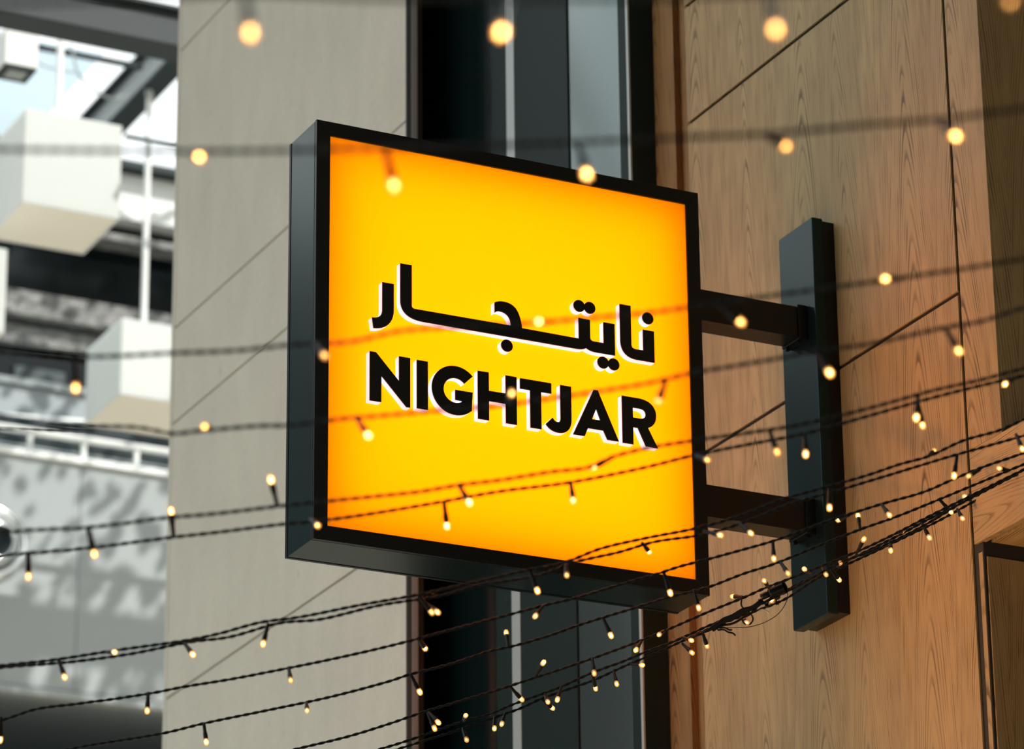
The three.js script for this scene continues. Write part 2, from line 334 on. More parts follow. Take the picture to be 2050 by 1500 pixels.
pendant('large white cube lamp hanging nearest the roof beams', 0.872, 1.212, 3.206, 3.546, -6.0, 4.278, 1.045);
pendant('white cube lamp hanging lower, partly behind the concrete wall edge', 1.629, 1.988, 3.017, 3.312, -7.066, 4.322, 1.780);
pendant('white cube lamp of which only a sliver shows at the photo edge', 0.487, 0.828, 2.735, 3.030, -6.0, 4.278, 0.66);
{
  const t = thing('spotlight', 'small white box downlight with dark underside near the roof', 'spotlight', [0.682, YO + 3.438, -5.56]);
  slab('housing', 0.626, 0.736, 3.445, 3.566, -5.61, -5.5, whitePaint, t, 0.003);
  slab('trim_ring', 0.628, 0.734, 3.437, 3.446, -5.608, -5.502, steelDark, t, 0.001);
  slab('lens', 0.650, 0.712, 3.4355, 3.440, -5.585, -5.525, greyPaint, t, 0.001);
  part('stem', new THREE.CylinderGeometry(0.008, 0.008, 0.75, 10), whitePaint, t, [-0.03, 0.5, 0.0]);
}

// ------------------------------------------------------------------ the projecting sign
{
  const S = 0.69, H = 0.70, T = 0.11, s = thing('projecting_sign', 'square black double-sided lightbox sign with a glowing yellow face on two wall arms', 'sign', [0, YO, 0]);
  const ring = (x0, x1, y0, y1, lip, depth, bevel) => {
    const b = bevel, o = new THREE.Shape([[x0 + b, y0 + b], [x1 - b, y0 + b], [x1 - b, y1 - b], [x0 + b, y1 - b]].map(([x, y]) => new THREE.Vector2(x, y)));
    o.holes.push(new THREE.Path([[x0 + lip - b, y0 + lip - b], [x0 + lip - b, y1 - lip + b], [x1 - lip + b, y1 - lip + b], [x1 - lip + b, y0 + lip - b]].map(([x, y]) => new THREE.Vector2(x, y))));
    const g = new THREE.ExtrudeGeometry(o, { depth: depth - 2 * b, bevelEnabled: true, bevelThickness: b, bevelSize: b, bevelSegments: 2 }); g.translate(0, 0, b); return g;
  };
  // each bezel bar is mitred at its corners
  const bezel = (z) => {
    const L = 0.0238, m = 0.00003, d = 0.0075;
    const bars = [[[-S, 0], [0, 0], [-L, L], [-S + L, L]], [[0, 0], [0, H], [-L, H - L], [-L, L]], [[0, H], [-S, H], [-S + L, H - L], [-L, H - L]], [[-S, H], [-S, 0], [-S + L, L], [-S + L, H - L]]];
    for (const b of bars) {
      const cx = b.reduce((a, p) => a + p[0], 0) / 4, cy = b.reduce((a, p) => a + p[1], 0) / 4, e = 0.0010;
      const sh = new THREE.Shape(b.map(([x, y]) => new THREE.Vector2(x, y)));
      const g = new THREE.ExtrudeGeometry(sh, { depth: d - 2 * e, bevelEnabled: true, bevelThickness: e, bevelSize: e, bevelOffset: -e - m, bevelSegments: 3 });
      g.translate(0, 0, z + e); part('bezel_bar', g, bezelMetal, s);
    }
  };
  bezel(-0.0075); bezel(-T);
  part('body', ring(-S + 0.0005, -0.0005, 0.0005, H - 0.0005, 0.003, T - 0.019, 0.0008), blackMetal, s, [0, 0, -T + 0.0095]);
  part('gasket', ring(-S + 0.002, -0.002, 0.002, H - 0.002, 0.003, T - 0.014, 0.0004), jointDark, s, [0, 0, -T + 0.007]);
  slab('face_panel', -S + 0.006, -0.006, 0.006, H - 0.006, -0.0060, -0.0038, panelYellow, s, 0.0004, 'glowing yellow front face');
  slab('face_panel', -S + 0.006, -0.006, 0.006, H - 0.006, -T + 0.0078, -T + 0.0100, panelYellow, s, 0.0004, 'glowing yellow rear face');
  // lamps: a tray of light inside facing each panel, and the glow that leaves each panel
  for (const dir of [1, -1]) {
    const l = new THREE.RectAreaLight(rgb(1, 0.95, 0.85), 2.75, 0.60, 0.61); l.name = 'light_tray';
    l.position.set(-S / 2, H / 2, -T / 2 + dir * 0.002); l.lookAt(V(-S / 2, H / 2 , -T / 2 + dir * 9)); s.add(l);
    l.rotation.set(0, dir > 0 ? Math.PI : 0, 0);
  }
  // letters: white bodies standing off the panel, each with a black face
  const P = (pts, c) => { const sh = c ?? new THREE.Shape(); pts.forEach((p, i) => { if (!i) sh.moveTo(p[0], p[1]); else if (p.length === 2) sh.lineTo(p[0], p[1]); else if (p.length === 4) sh.quadraticCurveTo(...p); else sh.bezierCurveTo(...p); }); return sh; };
  const dot = (x, y, r = 10.4) => { const sh = new THREE.Shape(); sh.absarc(x, y, r, 0, Math.PI * 2); return sh; };
  const G = new THREE.Shape(); { const c = [236.5, 274.4], a0 = 0.752, a1 = -0.815; G.absarc(...c, 41.2, a0, Math.PI * 2 + a1, false); G.lineTo(266.6, 275.7); G.lineTo(236, 275.7); G.lineTo(236, 258.6); G.lineTo(247.6, 258.2); G.absarc(...c, 20.6, 2 * Math.PI - 1.03, 0.72, true); G.closePath(); }
  const A = P([[481.6, 314.6], [489.2, 314.6], [525.8, 232.9], [504.8, 232.9], [497.8, 247.4], [470.2, 247.4], [464.2, 232.9], [443.2, 232.9]]); A.holes.push(P([[485.6, 282.5], [478.0, 264], [492.6, 264]], new THREE.Path()));
  const R = P([[532.4, 312.9], [562, 312.9], [581, 312.9, 594.6, 304, 594.6, 287.5], [594.6, 275, 588, 267.5, 579.2, 264.5], [596.6, 232.2], [574.4, 232.2], [560.4, 261.6], [552.2, 261.6], [552.2, 232.2], [532.4, 232.2]]); R.holes.push(P([[552.2, 295.2], [552.2, 278.4], [563, 278.4], [571, 278.4, 575.2, 281, 575.2, 286.8], [575.2, 292.6, 571, 295.2, 563, 295.2]], new THREE.Path()));
  const letters = [
    [P([[88.6, 316.6], [99.4, 316.6], [138.8, 274.6], [138.8, 316.2], [158.3, 316.2], [158.3, 233.2], [151.4, 233.2], [108.8, 278.4], [108.8, 234.6], [88.6, 234.6]])],
    [P([[169.4, 315.2], [188.8, 315.2], [188.8, 234.2], [169.4, 234.2]])], [G],
    [P([[275.4, 314.2], [295.1, 314.2], [295.1, 283.4], [324.4, 283.4], [324.4, 314.2], [344, 314.2], [344, 233.2], [324.4, 233.2], [324.4, 265.7], [295.1, 265.7], [295.1, 233.2], [275.4, 233.2]])],
    [P([[349.8, 313.6], [405.8, 313.6], [405.8, 295.6], [387.4, 295.6], [387.4, 232.6], [367.6, 232.6], [367.6, 295.6], [349.8, 295.6]])],
    [P([[421.4, 313.4], [441.2, 313.4], [441.2, 258], [441.2, 241, 432, 231.4, 418, 231.4], [408, 231.4, 399.5, 235.4, 394.8, 243], [407.2, 255.8], [409.5, 251.5, 412.5, 249.4, 416, 249.4], [420, 249.4, 421.4, 252.5, 421.4, 258]])],
    [A], [R],
    // the Arabic word, read from its last letter
    [P([[109.9, 436.4], [130, 436.4], [130, 393], [130, 373, 119, 357, 94.8, 356.2], [92.2, 373.8], [103.5, 374, 109.9, 379, 109.9, 390]])],
    [P([[141, 473.9], [161.1, 473.9], [161.1, 406], [161.1, 401.6, 162.8, 400.6, 167, 400.6], [334.9, 400.6], [334.2, 411.5, 330, 421.4, 314, 421.4], [311, 421.3, 308.5, 419.8, 306.2, 417.4], [306.2, 435.6], [312, 438.6, 316, 439.6, 322.6, 439.6], [345, 439.6, 351.8, 424, 355, 399.6], [456.6, 398.6], [456.6, 434.3], [477.5, 434.3], [477.5, 404], [477.5, 400, 479.5, 398.2, 484, 398.2], [501.6, 398.2], [501.6, 434.5], [522.3, 434.5], [522.3, 379.5], [489, 379.5], [480.5, 379.5, 474, 381.2, 469.8, 384.2], [465, 381, 460, 380, 452, 380], [182, 380.7], [157, 380.7, 141, 390, 141, 411]]), dot(327.6, 365), dot(458.2, 455.2), dot(477.4, 455.2), dot(499.9, 364.2), dot(519.2, 364.2)],
    [P([[532, 471.4], [552.5, 471.4], [552.5, 405], [552.5, 399.6, 554.5, 397.3, 560, 397.3], [573.8, 397.3], [573.8, 433.7], [594.6, 433.7], [594.6, 378.9], [563, 378.9], [543, 378.9, 532, 389, 532, 409]]), dot(583.7, 454.8)],
  ];
  const solid = (sh, d, b) => { const g = new THREE.ExtrudeGeometry(sh, { depth: (d - 2 * b) * 1000, bevelEnabled: true, bevelThickness: b * 1000, bevelSize: b * 1000, bevelOffset: -b * 1000, bevelSegments: 1, curveSegments: 20 }); g.translate(0, 0, b * 1000); g.scale(0.001, 0.001, 0.001); return g; };
  for (const shapes of letters) for (const sh of shapes) {
    const isDot = shapes.indexOf(sh) > 0;
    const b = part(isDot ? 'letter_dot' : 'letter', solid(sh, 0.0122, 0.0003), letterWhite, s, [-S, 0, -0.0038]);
    part('letter_face', solid(sh, 0.0022, 0.0004), letterBlack, b, [0, 0, 0.0122], 'black front of the white letter');
  }
  // bracket: two square arms, collars and the upright wall plate
  for (const y of [0.515, 0.173]) {
    slab('arm', 0.0005, 0.216, y - 0.0275, y + 0.0275, -0.081, -0.030, bezelMetal, s, 0.0015);
    slab('arm_collar', 0.200, 0.2185, y - 0.031, y + 0.031, -0.0845, -0.0265, bezelMetal, s, 0.002);
    for (const z of [-0.036, -0.075]) { const bolt = new THREE.CylinderGeometry(0.0042, 0.0042, 0.006, 6); part('bolt', bolt, bezelMetal, s, [0.206, y - 0.033, z]); }
  }
  slab('wall_plate', 0.2185, 0.2400, 0.0, H - 0.002, -0.113, 0.0, plateMetal, s, 0.003);
  slab('plate_spacer', 0.2395, WX + 0.001, 0.004, H - 0.006, -0.109, -0.002, bezelMetal, s, 0.001);
}

// ------------------------------------------------------------------ fairy lights
const cableSection = 5;
function twisted(points, r, pitch, step = 0.0032) {
  const curve = new THREE.CatmullRomCurve3(points, false, 'centripetal'), L = curve.getLength(), n = Math.ceil(L / step), F = curve.computeFrenetFrames ? null : null;
  const up = V(0, 1, 0), pos = [], idx = [], nor = [];
  for (const ph of [0, Math.PI]) {
    const base = pos.length / 3;
    for (let i = 0; i <= n; i++) {
      const t = i / n, c = curve.getPointAt(t), tg = curve.getTangentAt(t), a = V().crossVectors(tg, up).normalize(), b = V().crossVectors(a, tg), w = ph + t * L / pitch * Math.PI * 2;
      const cx = c.clone().addScaledVector(a, Math.cos(w) * r * 0.86).addScaledVector(b, Math.sin(w) * r * 0.86);
      for (let k = 0; k < cableSection; k++) {
        const q = k / cableSection * Math.PI * 2 + w, d = a.clone().multiplyScalar(Math.cos(q)).addScaledVector(b, Math.sin(q));
        pos.push(cx.x + d.x * r, cx.y + d.y * r, cx.z + d.z * r); nor.push(d.x, d.y, d.z);
      }
      if (i) for (let k = 0; k < cableSection; k++) {
        const p = base + (i - 1) * cableSection + k, p2 = base + (i - 1) * cableSection + (k + 1) % cableSection, q = p + cableSection, q2 = p2 + cableSection;
        idx.push(p, q, p2, p2, q, q2);
      }
    }
  }
  const g = new THREE.BufferGeometry(); g.setAttribute('position', new THREE.Float32BufferAttribute(pos, 3)); g.setAttribute('normal', new THREE.Float32BufferAttribute(nor, 3)); g.setIndex(idx); return g;
}
// one socket with its bulb, pointing along +y from the cable
const K = 1.1, socketShape = new THREE.LatheGeometry([[0, -0.0015], [0.0017, -0.0012], [0.0022, 0.002], [0.0024, 0.012], [0.0030, 0.0145], [0.0031, 0.0218], [0.0026, 0.0226], [0, 0.0226]].map((p) => new THREE.Vector2(p[0] * K, p[1] * K)), 10);
const bulbShape = new THREE.LatheGeometry([[0.0026, 0.0220], [0.0032, 0.0242], [0.0032, 0.0280], [0.0025, 0.0302], [0.0011, 0.0312], [0, 0.0313]].map((p) => new THREE.Vector2(p[0] * K, p[1] * K)), 12);
const coreShape = new THREE.SphereGeometry(0.0017, 10, 8); coreShape.scale(1, 1.8, 1); coreShape.translate(0, 0.0264 * K, 0);
let lampCount = 0;
function lightString(label, pts, lamps) {
  const v = pts.map((p) => V(...p)), o = v[0].clone(), t = thing('fairy_light_string', label, 'string lights', o.toArray(), 'fairy light strings hung across the passage');
  part('cable', twisted(v.map((p) => p.clone().sub(o)), 0.0013, 0.026), cableBlack, t);
  for (const [a, b] of lamps) {
    const A = V(...a).sub(o), d = V(...b).sub(o).sub(A).normalize(), k = [1, 2, 1, 0, 2, 1, 2][lampCount++ % 7];
    const s = part('socket', socketShape, socketBlack, t, A.toArray()); s.quaternion.setFromUnitVectors(V(0, 1, 0), d);
    part('bulb', bulbShape, bulbGlass, s); part('filament', coreShape, bulbCores[k], s);
  }
  return t;
}
lightString('fairy light string blurred along the very top, its bulbs hanging over the upper walls', [[-2.306,2.627,3.121],[-2.264,2.63,3.144],[-2.185,2.633,3.185],[-2.135,2.635,3.211],[-2.063,2.631,3.246],[-1.994,2.63,3.28],[-1.919,2.63,3.317],[-1.856,2.632,3.35],[-1.788,2.635,3.385],[-1.731,2.639,3.415],[-1.683,2.645,3.442]], [[[-2.135,2.635,3.211],[-2.133,2.602,3.217]],[[-1.993,2.63,3.28],[-2.004,2.599,3.287]],[[-1.857,2.632,3.349],[-1.857,2.6,3.358]],[[-1.733,2.639,3.415],[-1.711,2.637,3.389]]]);
lightString('blurred fairy light string crossing the top edge of the yellow sign face', [[-2.137,2.799,2.561],[-2.076,2.797,2.591],[-1.992,2.795,2.632],[-1.942,2.794,2.657],[-1.882,2.794,2.687],[-1.815,2.795,2.721],[-1.742,2.796,2.758],[-1.675,2.798,2.793],[-1.617,2.8,2.823],[-1.559,2.802,2.853],[-1.503,2.807,2.883],[-1.448,2.811,2.912],[-1.394,2.818,2.942],[-1.335,2.827,2.975]], [[[-1.949,2.794,2.653],[-1.951,2.777,2.682]],[[-1.818,2.794,2.72],[-1.81,2.762,2.72]],[[-1.689,2.797,2.785],[-1.686,2.765,2.794]],[[-1.565,2.802,2.849],[-1.536,2.803,2.834]],[[-1.45,2.81,2.911],[-1.449,2.786,2.934]]]);
lightString('blurred fairy light string crossing the Arabic lettering and the upper bracket arm', [[-1.921,2.899,1.934],[-1.859,2.892,1.962],[-1.788,2.887,1.995],[-1.717,2.889,2.032],[-1.662,2.891,2.06],[-1.622,2.895,2.082],[-1.573,2.897,2.108],[-1.533,2.906,2.131],[-1.501,2.908,2.149],[-1.452,2.91,2.174],[-1.42,2.912,2.191],[-1.371,2.916,2.217],[-1.335,2.919,2.236],[-1.275,2.927,2.27],[-1.223,2.934,2.299],[-1.171,2.941,2.328],[-1.127,2.947,2.353],[-1.079,2.954,2.38],[-1.031,2.962,2.407],[-.971,2.971,2.442]], [[[-1.797,2.886,1.991],[-1.794,2.853,1.99]],[[-1.602,2.896,2.093],[-1.601,2.874,2.118]],[[-1.412,2.912,2.195],[-1.435,2.901,2.217]],[[-1.275,2.926,2.27],[-1.244,2.913,2.262]],[[-1.128,2.946,2.352],[-1.157,2.936,2.365]]]);
lightString('blurred fairy light string crossing the tall Latin letters of the sign', [[-1.853,2.896,1.727],[-1.787,2.894,1.759],[-1.671,2.895,1.818],[-1.637,2.889,1.832],[-1.614,2.891,1.845],[-1.563,2.895,1.872],[-1.537,2.895,1.886],[-1.49,2.901,1.911],[-1.46,2.903,1.927],[-1.409,2.907,1.955],[-1.358,2.911,1.982],[-1.315,2.917,2.006],[-1.273,2.923,2.03],[-1.231,2.93,2.054],[-1.193,2.939,2.077],[-1.164,2.944,2.093],[-1.122,2.951,2.118],[-1.088,2.958,2.137],[-1.046,2.963,2.161],[-.979,2.978,2.201],[-.954,2.982,2.215],[-.917,2.994,2.239],[-.854,3.006,2.275]], [[[-1.603,2.891,1.851],[-1.623,2.884,1.877]],[[-1.48,2.901,1.917],[-1.475,2.875,1.937]],[[-1.35,2.914,1.987],[-1.362,2.912,2.019]],[[-1.217,2.931,2.061],[-1.209,2.921,2.03]],[[-1.09,2.957,2.136],[-1.084,2.927,2.151]],[[-.982,2.976,2.199],[-.975,2.946,2.212]]]);
lightString('fairy light string with upper of two cables over the sign\'s plain lower half', [[-1.74,2.907,1.387],[-1.665,2.913,1.41],[-1.635,2.917,1.419],[-1.575,2.923,1.438],[-1.495,2.937,1.465],[-1.45,2.943,1.48],[-1.384,2.954,1.503],[-1.292,2.968,1.534],[-1.241,2.976,1.551],[-1.2,2.985,1.566],[-1.159,2.992,1.58],[-1.107,3.003,1.599],[-1.066,3.01,1.614],[-1.042,3.022,1.625],[-1.01,3.032,1.638],[-.948,3.045,1.661],[-.901,3.054,1.678],[-.848,3.065,1.697],[-.775,3.086,1.727],[-.708,3.108,1.755],[-.66,3.121,1.774],[-.613,3.136,1.793],[-.533,3.16,1.826]], [[[-1.386,2.954,1.502],[-1.398,2.984,1.509]],[[-1.577,2.923,1.437],[-1.565,2.893,1.43]],[[-1.201,2.985,1.566],[-1.195,2.957,1.584]],[[-1.042,3.022,1.625],[-1.053,3.017,1.594]],[[-.88,3.058,1.686],[-.875,3.026,1.695]],[[-.724,3.103,1.748],[-.73,3.07,1.75]]]);
lightString('fairy light string with lower of two cables over the sign\'s plain lower half', [[-1.649,2.975,1.102],[-1.569,2.985,1.129],[-1.537,2.989,1.14],[-1.476,2.997,1.161],[-1.385,3.013,1.193],[-1.34,3.02,1.209],[-1.27,3.032,1.234],[-1.221,3.039,1.251],[-1.172,3.048,1.269],[-1.107,3.062,1.293],[-1.031,3.079,1.323],[-.952,3.093,1.351],[-.871,3.113,1.383],[-.817,3.129,1.406],[-.756,3.144,1.43],[-.694,3.159,1.454],[-.623,3.182,1.485],[-.551,3.206,1.516],[-.501,3.221,1.537],[-.45,3.235,1.558],[-.365,3.257,1.593]], [[[-1.539,2.989,1.139],[-1.539,2.955,1.143]],[[-1.384,3.014,1.194],[-1.392,3.045,1.203]],[[-1.236,3.039,1.247],[-1.239,3.022,1.275]],[[-1.091,3.065,1.299],[-1.079,3.038,1.283]],[[-.952,3.093,1.351],[-.956,3.062,1.365]],[[-.816,3.129,1.406],[-.814,3.113,1.436]],[[-.694,3.159,1.454],[-.698,3.126,1.461]],[[-.569,3.199,1.508],[-.553,3.174,1.492]],[[-.459,3.233,1.554],[-.485,3.215,1.565]]]);
lightString('fairy light string, upper strand of the loosely twinned pair grazing the sign\'s bottom frame', [[-1.482,2.998,.597],[-1.394,3.012,.629],[-1.327,3.022,.654],[-1.26,3.035,.68],[-1.171,3.051,.714],[-1.136,3.06,.728],[-1.089,3.075,.748],[-1.042,3.083,.767],[-.971,3.1,.796],[-.893,3.117,.827],[-.834,3.133,.852],[-.774,3.149,.877],[-.726,3.161,.897],[-.685,3.179,.917],[-.631,3.194,.94],[-.564,3.21,.967],[-.516,3.226,.989],[-.469,3.247,1.012],[-.408,3.267,1.039],[-.36,3.283,1.061],[-.324,3.297,1.078],[-.287,3.309,1.095],[-.246,3.33,1.116],[-.203,3.344,1.136],[-.167,3.362,1.154],[-.082,3.4,1.197]], [[[-1.325,3.021,.654],[-1.321,2.992,.67]],[[-1.27,3.033,.676],[-1.269,3.024,.708]],[[-1.079,3.073,.751],[-1.088,3.041,.755]],[[-.9,3.115,.823],[-.875,3.095,.814]],[[-.767,3.15,.879],[-.758,3.118,.884]],[[-.557,3.206,.968],[-.547,3.192,.997]],[[-.408,3.265,1.039],[-.411,3.232,1.042]],[[-.289,3.308,1.094],[-.266,3.326,1.077]]]);
lightString('fairy light string, lower strand of the loosely twinned pair grazing the sign\'s bottom frame', [[-1.467,3.01,.55],[-1.378,3.024,.583],[-1.295,3.034,.612],[-1.224,3.046,.639],[-1.153,3.063,.668],[-1.105,3.071,.686],[-1.046,3.09,.712],[-.998,3.096,.73],[-.926,3.116,.76],[-.854,3.13,.789],[-.806,3.145,.809],[-.733,3.16,.839],[-.692,3.177,.859],[-.637,3.192,.882],[-.595,3.206,.901],[-.533,3.218,.925],[-.479,3.237,.95],[-.431,3.259,.974],[-.376,3.277,.999],[-.321,3.296,1.024],[-.278,3.311,1.044],[-.235,3.326,1.064],[-.198,3.338,1.08],[-.143,3.356,1.105],[-.05,3.386,1.147]], [[[-1.16,3.062,.666],[-1.155,3.038,.689]],[[-.872,3.122,.779],[-.861,3.101,.803]],[[-.702,3.173,.854],[-.712,3.15,.876]],[[-.61,3.204,.895],[-.586,3.201,.872]],[[-.492,3.234,.945],[-.485,3.211,.968]],[[-.225,3.328,1.067],[-.231,3.295,1.065]],[[-.153,3.357,1.102],[-.155,3.328,1.119]]]);
lightString('fairy light string crossing the sign\'s bottom corner nearest the wall', [[-1.381,3.003,.291],[-1.29,3.029,.33],[-1.247,3.045,.35],[-1.192,3.054,.371],[-1.109,3.069,.403],[-1.06,3.08,.424],[-1.005,3.091,.445],[-.956,3.102,.466],[-.881,3.12,.497],[-.806,3.14,.529],[-.736,3.161,.56],[-.67,3.181,.589],[-.611,3.199,.616],[-.571,3.21,.633],[-.513,3.23,.66],[-.473,3.243,.678],[-.444,3.254,.692],[-.404,3.266,.71],[-.366,3.278,.727],[-.323,3.292,.747],[-.257,3.319,.779],[-.186,3.345,.813],[-.131,3.363,.838],[-.094,3.381,.857],[-.062,3.396,.874],[-.004,3.419,.902],[.092,3.46,.95]], [[[-1.289,3.033,.332],[-1.285,3.001,.32]],[[-1.107,3.07,.404],[-1.112,3.038,.415]],[[-.932,3.108,.476],[-.937,3.082,.496]],[[-.77,3.151,.545],[-.747,3.144,.521]],[[-.613,3.198,.614],[-.634,3.175,.627]],[[-.461,3.245,.683],[-.453,3.213,.687]],[[-.323,3.291,.746],[-.328,3.259,.756]],[[-.227,3.329,.793],[-.226,3.332,.76]],[[-.186,3.345,.813],[-.186,3.32,.835]],[[-.06,3.395,.874],[-.088,3.377,.882]]]);
lightString('fairy light string passing just under the sign\'s bottom corner, next one below it', [[-1.173,3.052,.038],[-1.099,3.074,.082],[-.982,3.095,.144],[-.932,3.108,.172],[-.85,3.126,.217],[-.775,3.143,.258],[-.701,3.164,.301],[-.676,3.173,.316],[-.624,3.187,.346],[-.574,3.205,.376],[-.551,3.21,.389],[-.508,3.223,.414],[-.469,3.238,.438],[-.437,3.249,.457],[-.4,3.261,.479],[-.358,3.275,.505],[-.308,3.289,.533],[-.262,3.308,.562],[-.227,3.32,.583],[-.171,3.345,.619],[-.12,3.367,.652],[-.078,3.383,.678],[-.024,3.407,.712],[.022,3.428,.742],[.079,3.454,.779],[.171,3.494,.838]], [[[-.932,3.107,.172],[-.931,3.075,.181]],[[-.804,3.136,.242],[-.813,3.115,.266]],[[-.675,3.173,.317],[-.662,3.143,.324]],[[-.554,3.209,.387],[-.55,3.239,.372]],[[-.437,3.248,.457],[-.428,3.217,.466]],[[-.325,3.285,.524],[-.322,3.253,.533]],[[-.218,3.323,.588],[-.217,3.297,.61]],[[-.121,3.366,.651],[-.115,3.396,.637]],[[.061,3.446,.768],[.032,3.44,.783]]]);
lightString('fairy light string meeting the thick cable bundle at the black taped connector', [[-.835,3.101,-.023],[-.732,3.127,.035],[-.662,3.145,.075],[-.611,3.162,.106],[-.565,3.179,.134],[-.515,3.195,.163],[-.472,3.209,.189],[-.424,3.226,.218],[-.393,3.237,.237],[-.347,3.254,.266],[-.293,3.276,.299],[-.253,3.294,.325],[-.205,3.317,.357],[-.16,3.337,.386],[-.136,3.349,.402],[-.1,3.364,.425],[-.054,3.384,.454],[-.004,3.407,.487],[.033,3.427,.512],[.071,3.449,.539],[.12,3.476,.573],[.189,3.514,.62],[.282,3.567,.685]], [[[-.562,3.179,.135],[-.553,3.155,.157]],[[-.562,3.177,.135],[-.556,3.147,.148]],[[-.426,3.226,.217],[-.423,3.245,.245]],[[-.456,3.212,.198],[-.429,3.198,.184]],[[-.353,3.252,.262],[-.357,3.221,.276]],[[-.29,3.276,.3],[-.31,3.253,.316]],[[-.262,3.29,.319],[-.283,3.275,.34]],[[-.164,3.337,.384],[-.164,3.347,.352]],[[-.13,3.349,.405],[-.153,3.352,.429]],[[-.078,3.37,.438],[-.102,3.367,.46]],[[-.02,3.397,.476],[-.022,3.413,.505]],[[.033,3.427,.512],[.054,3.438,.489]]]);
const bundleString = lightString('upper fairy light string of the thick cable bundle low over the oak wall', [[-.637,3.145,-.09],[-.545,3.171,-.037],[-.492,3.19,-.005],[-.448,3.207,.023],[-.415,3.216,.042],[-.387,3.229,.06],[-.352,3.243,.082],[-.322,3.255,.101],[-.282,3.275,.128],[-.242,3.291,.153],[-.214,3.304,.171],[-.175,3.32,.195],[-.131,3.342,.225],[-.079,3.364,.258],[-.041,3.386,.285],[-.016,3.402,.303],[.022,3.422,.329],[.073,3.449,.364],[.111,3.47,.39],[.149,3.493,.417],[.2,3.521,.453],[.251,3.551,.489],[.27,3.561,.502],[.366,3.614,.568]], [[[-.449,3.207,.022],[-.46,3.207,.054]],[[-.343,3.245,.087],[-.35,3.223,.112]],[[-.322,3.255,.101],[-.336,3.227,.113]],[[-.282,3.274,.127],[-.265,3.255,.106]],[[-.166,3.325,.202],[-.165,3.311,.233]],[[-.094,3.358,.249],[-.091,3.335,.274]],[[.01,3.427,.326],[.005,3.403,.349]],[[.024,3.422,.33],[.051,3.411,.313]],[[.032,3.426,.336],[.02,3.421,.366]],[[.1,3.463,.382],[.089,3.437,.4]],[[.14,3.487,.411],[.145,3.457,.425]],[[.159,3.521,.434],[.187,3.505,.425]],[[.212,3.527,.461],[.18,3.518,.467]]]);
lightString('lowest fairy light string, underside of the thick cable bundle low over the oak wall', [[-.556,3.172,-.16],[-.462,3.204,-.103],[-.406,3.223,-.069],[-.359,3.241,-.04],[-.328,3.253,-.02],[-.305,3.265,-.005],[-.277,3.276,.012],[-.235,3.292,.039],[-.195,3.312,.066],[-.154,3.331,.092],[-.124,3.346,.112],[-.083,3.367,.14],[-.03,3.389,.174],[.016,3.409,.203],[.06,3.441,.237],[.099,3.461,.264],[.138,3.481,.29],[.177,3.502,.316],[.216,3.523,.343],[.261,3.551,.376],[.293,3.57,.399],[.325,3.588,.421],[.423,3.641,.488]], [[[-.406,3.223,-.069],[-.409,3.197,-.048]],[[-.364,3.239,-.043],[-.374,3.213,-.024]],[[-.35,3.245,-.034],[-.365,3.22,-.018]],[[-.301,3.264,-.003],[-.273,3.257,-.02]],[[-.208,3.306,.057],[-.211,3.277,.074]],[[-.186,3.316,.071],[-.179,3.306,.103]],[[-.117,3.345,.115],[-.112,3.322,.14]],[[-.092,3.362,.134],[-.072,3.344,.114]],[[.008,3.412,.201],[-.017,3.398,.218]],[[.239,3.539,.361],[.234,3.515,.383]],[[.299,3.574,.403],[.29,3.545,.417]],[[.21,3.525,.341],[.232,3.544,.325]]]);
